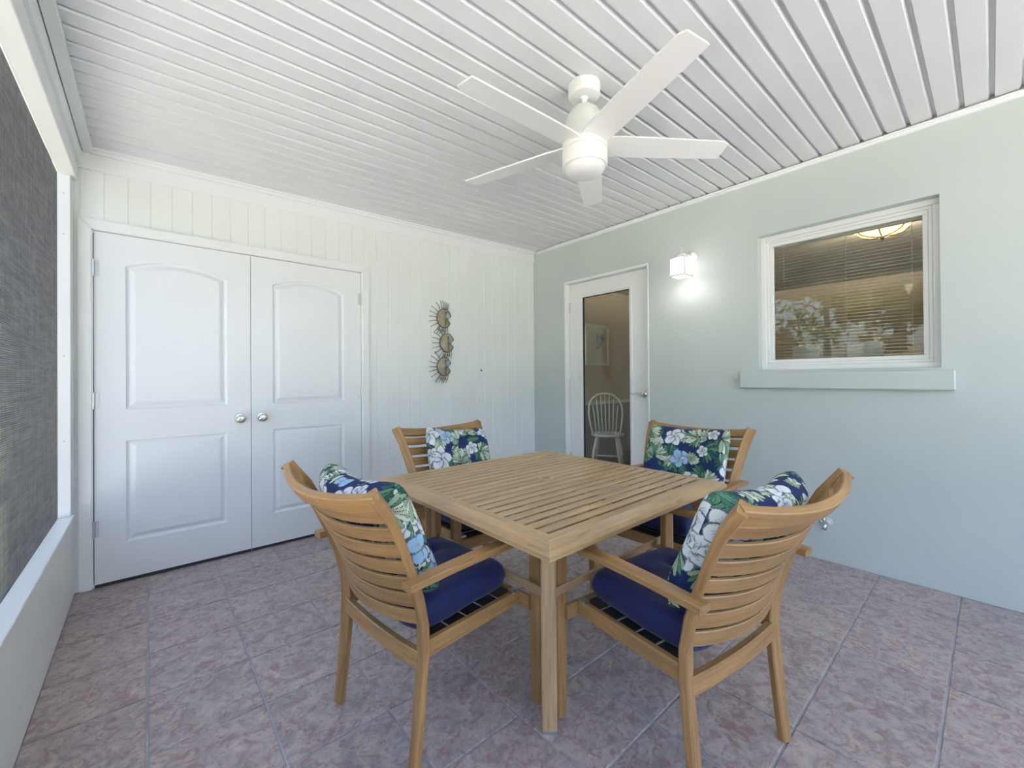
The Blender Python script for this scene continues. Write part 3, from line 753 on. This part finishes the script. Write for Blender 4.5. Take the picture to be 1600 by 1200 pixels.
def pillow(name, wx, hz, th, seed, slump=0):
    nx, ny = 170, 150
    uu = np.sin(np.linspace(-1, 1, nx+1)*math.pi/2*.98)/math.sin(math.pi/2*.98); vv = np.sin(np.linspace(-1, 1, ny+1)*math.pi/2*.98)/math.sin(math.pi/2*.98)
    Ug, Vg = np.meshgrid(uu, vv)
    e = np.clip(1-np.abs(Ug)**6, 0, 1)**.5*np.clip(1-np.abs(Vg)**6, 0, 1)**.5
    rs = np.random.RandomState(seed+50)
    wr_ = .05*np.sin(6*Ug+rs.rand()*6)*np.sin(5*Vg+rs.rand()*6)+.03*np.sin(15*Ug+4*Vg+rs.rand()*6)*np.abs(Ug)
    pin = 1-.05*(1-np.abs(Vg)**2)*np.abs(Ug)**4
    pin2 = 1-.05*(1-np.abs(Ug)**2)*np.abs(Vg)**4
    co, uvm = [], []
    for s in (1, -1):
        x = Ug*wx/2*pin; z = Vg*hz/2*pin2-slump*(Ug**2)*.0; y = s*th/2*e*(1+wr_*s)-.02*(1-Ug**2)*(Vg**2)-.036*(1-Ug**2)
        rc = 1-.07*np.abs(Ug*Vg)**4; x = x*rc; z = z*rc
        co.append(np.stack([x, y, z], -1).reshape(-1, 3)); du = np.concatenate([np.zeros((ny+1, 1)), np.cumsum(np.hypot(np.diff(x, axis=1), np.diff(y, axis=1)), axis=1)], 1); du -= du[:, nx//2][:, None]
        dv = np.concatenate([np.zeros((1, nx+1)), np.cumsum(np.hypot(np.diff(z, axis=0), np.diff(y, axis=0)), axis=0)], 0); dv -= dv[ny//2][None, :]
        uvm.append(np.stack([du*s*(1 if s > 0 else -1)*1.0, dv], -1).reshape(-1, 2))
    co = np.concatenate(co); uvm = np.concatenate(uvm); n = (nx+1)*(ny+1)
    idx = np.arange(n).reshape(ny+1, nx+1)
    a, b_, c, d = idx[:-1, :-1].ravel(), idx[:-1, 1:].ravel(), idx[1:, 1:].ravel(), idx[1:, :-1].ravel()
    F = np.concatenate([np.stack([a, d, c, b_], 1), np.stack([a, b_, c, d], 1)+n])
    me = bpy.data.meshes.new(name); me.from_pydata(co.tolist(), [], F.tolist())
    ca = me.color_attributes.new('print', 'FLOAT_COLOR', 'POINT')
    col = paint(uvm[:, 0]*.86, uvm[:, 1]*.86, seed); ca.data.foreach_set('color', np.concatenate([col, np.ones((2*n, 1))], 1).astype(np.float32).ravel())
    me.materials.append(M['floral']); me.shade_smooth(); me.update()
    return link(bpy.data.objects.new(name, me))
# name, width, height, thickness, seed, chair, local (x,y,z), tilt back, roll
pls = [(.47, .41, .125, 3, 0, (.0, .024, .704), 23, 0, 'tropical print back pillow with leaves and flowers on the left chair nearest the closet'),
       (.47, .41, .125, 11, 1, (.0, .024, .704), 23, 0, 'tropical print back pillow on the front right chair, edge towards the viewer'),
       (.44, .41, .12, 23, 2, (-.032, .030, .694), 23, -6, 'tropical print pillow slumped to one side on the chair before the white board wall'),
       (.49, .42, .12, 31, 3, (.0, .024, .702), 23, 1, 'tropical print pillow with large white flowers on the chair before the mint wall')]
for wx, hz, th, sd_, ci, lc, tilt, roll, lb in pls:
    o = pillow('back_pillow', wx, hz, th, sd_)
    o.matrix_world = chair_mtx(ci) @ Matrix.Translation(lc) @ Matrix.Rotation(R(tilt), 4, 'X') @ Matrix.Rotation(R(roll), 4, 'Y')
    tag(o, lb, 'pillow', 'tropical print pillows on the chairs')

# ------------------------------------------------------------------ fish wall art
fa = empty('fish_wall_art', (2.075, YB-.004, 1.52)); tag(fa, 'three metal fish hanging one above another on white boards', 'wall art')
def fish(cx, cz, r_, rot):
    o3_ = Vector((2.075, YB-.004, 1.52))
    def W(x, z, y=0):
        a = R(rot); return Vector((cx+x*math.cos(a)-z*math.sin(a)-2.075, y, cz+x*math.sin(a)+z*math.cos(a)-1.52))
    mouth = 24; n = 40; outl = []
    for k in range(n+1):
        a = R(mouth)+(2*math.pi-2*R(mouth))*k/n-R(4); outl.append((r_*math.cos(a)*.94, r_*math.sin(a)*1.08))
    outl.append((r_*.42, -r_*.05))
    V = []; cen = 0
    for y in (-.020, -.008):
        for x, z in outl: V.append(W(x, z, y))
    V.append(W(-r_*.1, 0, -.032)); V.append(W(-r_*.1, 0, -.008)); m_ = len(outl)
    F = []
    for k in range(m_):
        k2 = (k+1) % m_; F += [(2*m_, k2, k), (2*m_+1, m_+k, m_+k2), (k, k2, m_+k2, m_+k)]
    bd = obj('fish_body', V, F, 'fish_shell', fa)
    rim = [W(x, z, -.020) for x, z in outl+[outl[0]]]
    tube('rim_wire', rim, .0035, 'wire', bd, 6)
    tube('gill_wire', [W(r_*(.06+.12*math.sin(t*3.1)), r_*(.75-1.6*t), -.031) for t in np.linspace(0, 1, 8)], .0035, 'wire', bd, 6)
    e_ = lathe('fish_eye', [(0, .008), (r_*.30, .006), (r_*.30, 0), (0, 0)], 'fish_eye', bd, 20, Matrix.Translation(W(r_*.40, r_*.34, -.024)) @ Matrix.Rotation(R(90), 4, 'X'))
    def ray(x0, z0, x1, z1): return ([W(x0, z0, -.014), W((x0+x1)/2+random.uniform(-.004, .004), (z0+z1)/2+random.uniform(-.004, .004), -.018), W(x1, z1, -.012)], .0028)
    tl = []
    for q in range(7):
        a = R(180+(q-3)*19); l = 1.95+.3*abs(q-3)/3
        tl.append(ray(math.cos(a)*r_*.9, math.sin(a)*r_*1.0, math.cos(a)*r_*l, math.sin(a)*r_*l*.92))
    tubes('tail_fin', tl, 'wire', bd)
    return W, r_, ray, bd
for i, (cx, cz, rot) in enumerate(((2.070, 1.742, -4), (2.100, 1.515, 2), (2.068, 1.292, 0))):
    W, r_, ray, bd = fish(cx, cz, .080, rot)
    if i == 0: tubes('dorsal_fin', [ray(-.03+.018*q*.9, r_*1.0, -.045+.022*q, r_*1.0+.085-.006*abs(q-1)) for q in range(5)], 'wire', bd)
    bt = [ray(-.035+.020*q, -r_*.98, -.065+.026*q-.02*(i == 2), -r_*1.0-.070) for q in range(5)]
    bt += [ray(-.05+.02*q, -r_*1.3, -.03+.02*q, -r_*1.55) for q in range(4)]
    tubes('belly_fin', bt, 'wire', bd)
# switch plate
sw = empty('light_switch', (2.500, YB-.002, 1.265)); tag(sw, 'white single toggle switch plate on the board wall right of the fish', 'light switch')
box('switch_plate', (-.037, .037, -.014, 0, -.061, .061), 'white_trim', sw, .003, 2)
box('toggle', (-.005, .005, -.024, -.004, .0, .012), 'white_door', sw, .002); box('toggle_slot', (-.009, .009, -.0150, -.004, -.014, .014), 'seal', sw, 0)

# ------------------------------------------------------------------ wall lantern
ln = empty('wall_lantern', (XR, 1.562, 2.08)); tag(ln, 'lit white lantern-style wall light between glass door and window', 'wall light')
LX = -.165
mt = Matrix.Translation((0, 0, .045)) @ Matrix.Rotation(R(-90), 4, 'Y')
lathe('back_plate', [(0, 0), (.055, 0), (.055, .008), (.048, .016), (.030, .022), (0, .024)], 'white_fan', ln, 28, mt)
tube('arm', [(-.01, 0, .045), (-.05, 0, .055), (-.10, 0, .060), (LX+.02, 0, .045)], .010, 'white_fan', ln, 10)
a = .056
lathe('lantern_roof', [(.066, .004), (.066, .012), (.058, .018), (.048, .036), (.030, .050), (.012, .056), (.008, .068), (0, .069)], 'white_fan', ln, 4, Matrix.Translation((LX, 0, 0)) @ Matrix.Rotation(R(45), 4, 'Z'), False)
lathe('roof_dome', [(.052, .010), (.050, .030), (.038, .046), (.018, .055), (0, .057)], 'white_fan', ln, 24, Matrix.Translation((LX, 0, 0)))
tube('finial_ring', [(LX, .016*math.cos(t), .082+.016*math.sin(t)) for t in np.linspace(0, 2*math.pi, 17)], .0035, 'white_fan', ln, 8)
for sx in (-1, 1):
    for sy in (-1, 1): box('corner_bar', (LX+sx*a-.005, LX+sx*a+.005, sy*a-.005, sy*a+.005, -.122, .008), 'white_fan', ln, .001)
ring_ = boxes('base_frame', [(LX-.066, LX+.066, -.066, -.050, -.130, -.120), (LX-.066, LX+.066, .050, .066, -.130, -.120), (LX-.066, LX-.050, -.05, .05, -.130, -.120), (LX+.050, LX+.066, -.05, .05, -.130, -.120)], 'white_fan', ln)
for b6 in ((LX-a+.005, LX+a-.005, -a, -a+.003, -.12, .004), (LX-a+.005, LX+a-.005, a-.003, a, -.12, .004), (LX-a, LX-a+.003, -a+.005, a-.005, -.12, .004), (LX+a-.003, LX+a, -a+.005, a-.005, -.12, .004)):
    o = box('glass_panel', b6, 'lamp_white', ln, 0); o['label'] = 'glowing frosted glass'
bl_ = bpy.data.lights.new('lantern_bulb', 'POINT'); bl_.energy = .22; bl_.color = (1, .97, .93); bl_.shadow_soft_size = .03
lo = bpy.data.objects.new('lantern_bulb', bl_); link(lo, ln); lo.location = (LX, 0, -.115)

# ------------------------------------------------------------------ hose tap
hb = empty('hose_tap', (XR, .690, .252)); tag(hb, 'small painted hose tap low on the mint wall at the right', 'tap')
mtx = lambda x, y, z: Matrix.Translation((x, y, z)) @ Matrix.Rotation(R(-90), 4, 'Y')
lathe('wall_flange', [(0, 0), (.026, 0), (.026, .004), (.014, .008), (.012, .03), (.016, .034), (.016, .05), (0, .052)], 'stucco', hb, 20, mtx(0, 0, 0))
tube('spout', [(-.045, 0, 0), (-.065, .004, -.010), (-.078, .008, -.034)], [.013, .013, .014], 'steel', hb, 12)
tube('valve_stem', [(-.05, 0, .0), (-.075, .012, .022)], .006, 'steel', hb, 8)
V, F = [], []
for k in range(6):
    t = 2*math.pi*k/6; c0 = Vector((-.08, .014, .026)); d1 = Vector((.35, -.25, .9)).normalized(); e1 = d1.orthogonal().normalized(); e2 = Vector((-.8, .2, .6)).normalized().cross(e1)
    v, f = tube_data([c0, c0+(e1*math.cos(t)+e2*math.sin(t))*.022], [.005, .007], 6, len(V)); V += v; F += f
obj('handwheel', V, F, 'chrome', hb, True)

# ------------------------------------------------------------------ inner room: windsor chair, picture, pendant, cards
wc = empty('windsor_chair', (4.46, 3.26, 0), R(-60)); tag(wc, 'white spindle-back windsor chair seen through the glass door', 'chair')
sv = []
lathe('seat', [(0, .425), (.17, .425), (.205, .435), (.21, .448), (.20, .458), (0, .452)], 'chair_white', wc, 28)
for sx in (-1, 1):
    for sy in (-1, 1):
        tube('leg', [(sx*.12, sy*.12, .432), (sx*.15, sy*.16, .25), (sx*.18, sy*.20, 0)], [.014, .020, .012], 'chair_white', wc, 10)
    tube('side_stretcher', [(sx*.165, -.175, .16), (sx*.165, 0, .165), (sx*.165, .175, .16)], [.009, .013, .009], 'chair_white', wc, 8)
tube('cross_stretcher', [(-.165, 0, .165), (0, 0, .165), (.165, 0, .165)], [.009, .013, .009], 'chair_white', wc, 8)
bow = [(.19*math.sin(t)*(1.0), -.165-.10*(.5+.5*math.cos(t)), .45+.0+.53*max(0, .5+.5*math.cos(t))**.62) for t in np.linspace(-math.pi, math.pi, 33)]
bow = [(x*(1.08), y, z) for x, y, z in bow]
bow = [(-.165, -.13, .45), (-.19, -.16, .58), (-.205, -.19, .72), (-.20, -.215, .82), (-.165, -.235, .91), (-.09, -.25, .968), (0, -.253, .985), (.09, -.25, .968), (.165, -.235, .91), (.20, -.215, .82), (.205, -.19, .72), (.19, -.16, .58), (.165, -.13, .45)]
tube('bow', bow, .012, 'chair_white', wc, 10)
for k in range(7):
    t = (k-3)/3; xt = t*.155; zt = .965-.13*abs(t)**2.2
    tube('spindle', [(t*.12, -.15, .45), (t*.138, -.195, .70), (xt, -.245+.02*t*t, zt)], [.008, .008, .006], 'chair_white', wc, 8)
pf = empty('framed_picture', (5.02, IY1-.004, 1.66)); tag(pf, 'pale framed beach picture on the beige inner wall behind the glass door', 'picture')
bm = bmesh.new()
for b6 in ((-.28, .28, -.02, 0, -.30, -.255), (-.28, .28, -.02, 0, .255, .30), (-.28, -.235, -.02, 0, -.255, .255), (.235, .28, -.02, 0, -.255, .255)): add_box(bm, *b6, bev=.003)
from_bm('frame', bm, 'chair_white', pf); box('mat_board', (-.236, .236, -.012, -.004, -.256, .256), 'mat_board', pf, 0); box('print', (-.02, .16, -.014, -.010, -.06, .17), 'art_print', pf, 0)
pl = empty('pendant_lamp', (4.60, .585, IH)); tag(pl, 'glowing amber glass ceiling lamp seen through the blind', 'ceiling lamp')
lathe('ceiling_plate', [(0, 0), (.06, 0), (.06, -.02), (.02, -.03), (0, -.03)], 'wire', pl, 24)
lathe('lamp_bowl', [(.185, -.065), (.175, -.10), (.14, -.135), (.09, -.155), (.03, -.163), (0, -.164)], 'lamp_amber', pl, 32)
lathe('bowl_rim', [(.178, -.055), (.195, -.055), (.195, -.07), (.178, -.07)], 'wire', pl, 32)
for k in range(6):
    a_ = k*math.pi/3; tube('bowl_strap', [(.19*math.cos(a_), .19*math.sin(a_), -.065), (.178*math.cos(a_), .178*math.sin(a_), -.104), (.142*math.cos(a_), .142*math.sin(a_), -.140), (.09*math.cos(a_), .09*math.sin(a_), -.160), (0, 0, -.169)], .005, 'wire', pl, 6)
lathe('finial', [(0, -.160), (.012, -.166), (.016, -.18), (.008, -.195), (0, -.2)], 'wire', pl, 14)
tube('stem', [(0, 0, -.02), (0, 0, -.16)], .008, 'wire', pl, 8)
il = bpy.data.lights.new('pendant_bulb', 'POINT'); il.energy = 120; il.color = (1, .80, .55); il.shadow_soft_size = .08
lo = bpy.data.objects.new('pendant_bulb', il); link(lo, pl); lo.location = (0, 0, -.04)
for y0, y1, z1, lb in ((.765, .925, .165, 'small white louvred box behind the blind at the window, left one'), (.44, .62, .175, 'small white louvred box behind the blind at the window, right one')):
    b_ = empty('louvred_box', (XR+.215, (y0+y1)/2, 1.22)); tag(b_, lb, 'box', 'white louvred boxes on the inner window ledge')
    box('box_body', (-.018, .045, -(y1-y0)/2, (y1-y0)/2, 0, z1-.006), 'window_white', b_, 0)
    for k in range(5): box('louvre', (-.026, -.012, -(y1-y0)/2, (y1-y0)/2, .012+k*.030+.02, .012+k*.030+.042), 'window_white', b_, .001)
shell('trim_8', (XR+.132, XR+.30, WN[0]-.05, WN[1]+.05, 1.19, 1.219), 'white_trim', 'inner window ledge')

# ------------------------------------------------------------------ outdoors
gr = box('lawn', (-40, 45, -40, 45, -.32, -.16), 'lawn', bev=0); tag(gr, 'patchy lawn outside the screened porch', 'lawn', None, 'structure')
struct(boxes('bounce_slab', [(-4.2, -.50, -9, 3.2, -.2, -.13), (-.50, 8, -9, YF-.1, -.2, -.13)], 'concrete'), 'pale concrete slab added outside the porch to bounce sunlight onto its ceiling')  # added pale ground that bounces neutral sunlight up into the porch
hr = boxes('house_roof', [(XR+.0, 8.2, -2.6, 4.4, 2.62, 2.75)], 'concrete'); struct(hr, 'flat roof of the house above the inner room')
def leaf_cloud(cen, rad, n, size, rs, ground=None):
    V, F = [], []
    for k in range(n):
        d = rs.normal(size=3); d /= np.linalg.norm(d); rr_ = rs.uniform(.45, 1)**.5
        p = np.array(cen)+d*np.array(rad)*rr_*(1+.18*math.sin(5*d[0]+3*d[2]))
        if ground is not None and p[2] < ground: p[2] = ground+rs.rand()*.2
        a = rs.normal(size=3); a /= np.linalg.norm(a); b_ = np.cross(a, rs.normal(size=3)); b_ /= np.linalg.norm(b_); s = size*rs.uniform(.6, 1.4)
        i = len(V); V += [tuple(p-a*s), tuple(p+b_*s*.35), tuple(p+a*s), tuple(p-b_*s*.35)]; F.append((i, i+1, i+2, i+3))
    return V, F
rs = np.random.RandomState(5)
def tree(name, x, y, h, crown, n, m, label, trunk=.14, size=.16, cat='tree', lean=(0, 0)):
    t = empty(name, (x, y, -.14)); tag(t, label, cat, 'trees and shrubs outside the porch')
    tube('trunk', [(0, 0, 0), (lean[0]*.4, lean[1]*.4, h*.3), (lean[0], lean[1], h*.62), (lean[0]*1.2, lean[1]*1.2, h*.85)], [trunk, trunk*.8, trunk*.6, trunk*.2], 'bark', t, 10)
    if trunk > .07:
        for k in range(7):
            a_ = k*2.4; r0 = crown[0]*.75; z0 = h*(.42+.05*k)
            tube('branch', [(lean[0]*.7, lean[1]*.7, z0), (lean[0]*.8+math.cos(a_)*r0*.5, lean[1]*.8+math.sin(a_)*r0*.5, z0+.35), (lean[0]+math.cos(a_)*r0, lean[1]+math.sin(a_)*r0, z0+.5)], [trunk*.4, trunk*.26, trunk*.1], 'bark', t, 6)
    V, F = leaf_cloud((lean[0], lean[1], h-crown[2]*.8), crown, n, size, rs, .05)
    o = obj('foliage', V, F, m, t); o['kind'] = 'stuff'; return t
tree('shade_tree', -6.6, 1.4, 5.2, (1.8, 1.8, 1.5), 2600, 'leaf_mid', 'leafy tree outside the screen mirrored at the right of the window glass', .16, .17)
tree('shade_tree', -6.8, 5.8, 6.2, (1.8, 2.0, 2.2), 2600, 'leaf_dark', 'tall dark tree outside the screen mirrored at the left of the window glass', .18, .17)
tree('shade_tree', -10.4, 3.6, 5.8, (1.2, 1.3, 2.0), 750, 'leaf_mid', 'thin sparse tree outside the screen between two fuller trees', .12, .15)
for k, (x, y, h, m_) in enumerate(((-4.9, 3.5, 2.4, 'leaf_dry'), (-5.0, 1.6, 1.9, 'leaf_dry'), (-4.9, 5.4, 2.6, 'leaf_dry'), (-5.2, -.3, 1.7, 'leaf_dark'))):
    tree('shrub', x, y, h, (.75, .7, h*.55), 1100, m_, ['dry brown shrub outside the screen mirrored low in the window', 'low dry shrub outside the screen between two bigger shrubs', 'tallest dry shrub outside the screen near the closet end', 'low dark green shrub outside the screen nearest the viewer'][k], .03, .14, 'shrub')
tree('evergreen_tree', -.95, 8.6, 7.0, (.62, .8, 4.2), 3000, 'leaf_dark', 'dark evergreen behind the screen close to the closet wall', .06, .16)
tree('hedge_bush', -3.0, 9.4, 2.5, (1.1, .8, 1.6), 2200, 'leaf_dark', 'dark clipped bush low behind the screen at the left edge', .05, .14, 'shrub')
tree('shade_tree', -2.6, 12.5, 8.0, (2.0, 1.6, 2.4), 2600, 'leaf_dark', 'high dark tree crown behind the screen at the left edge', .16, .2)
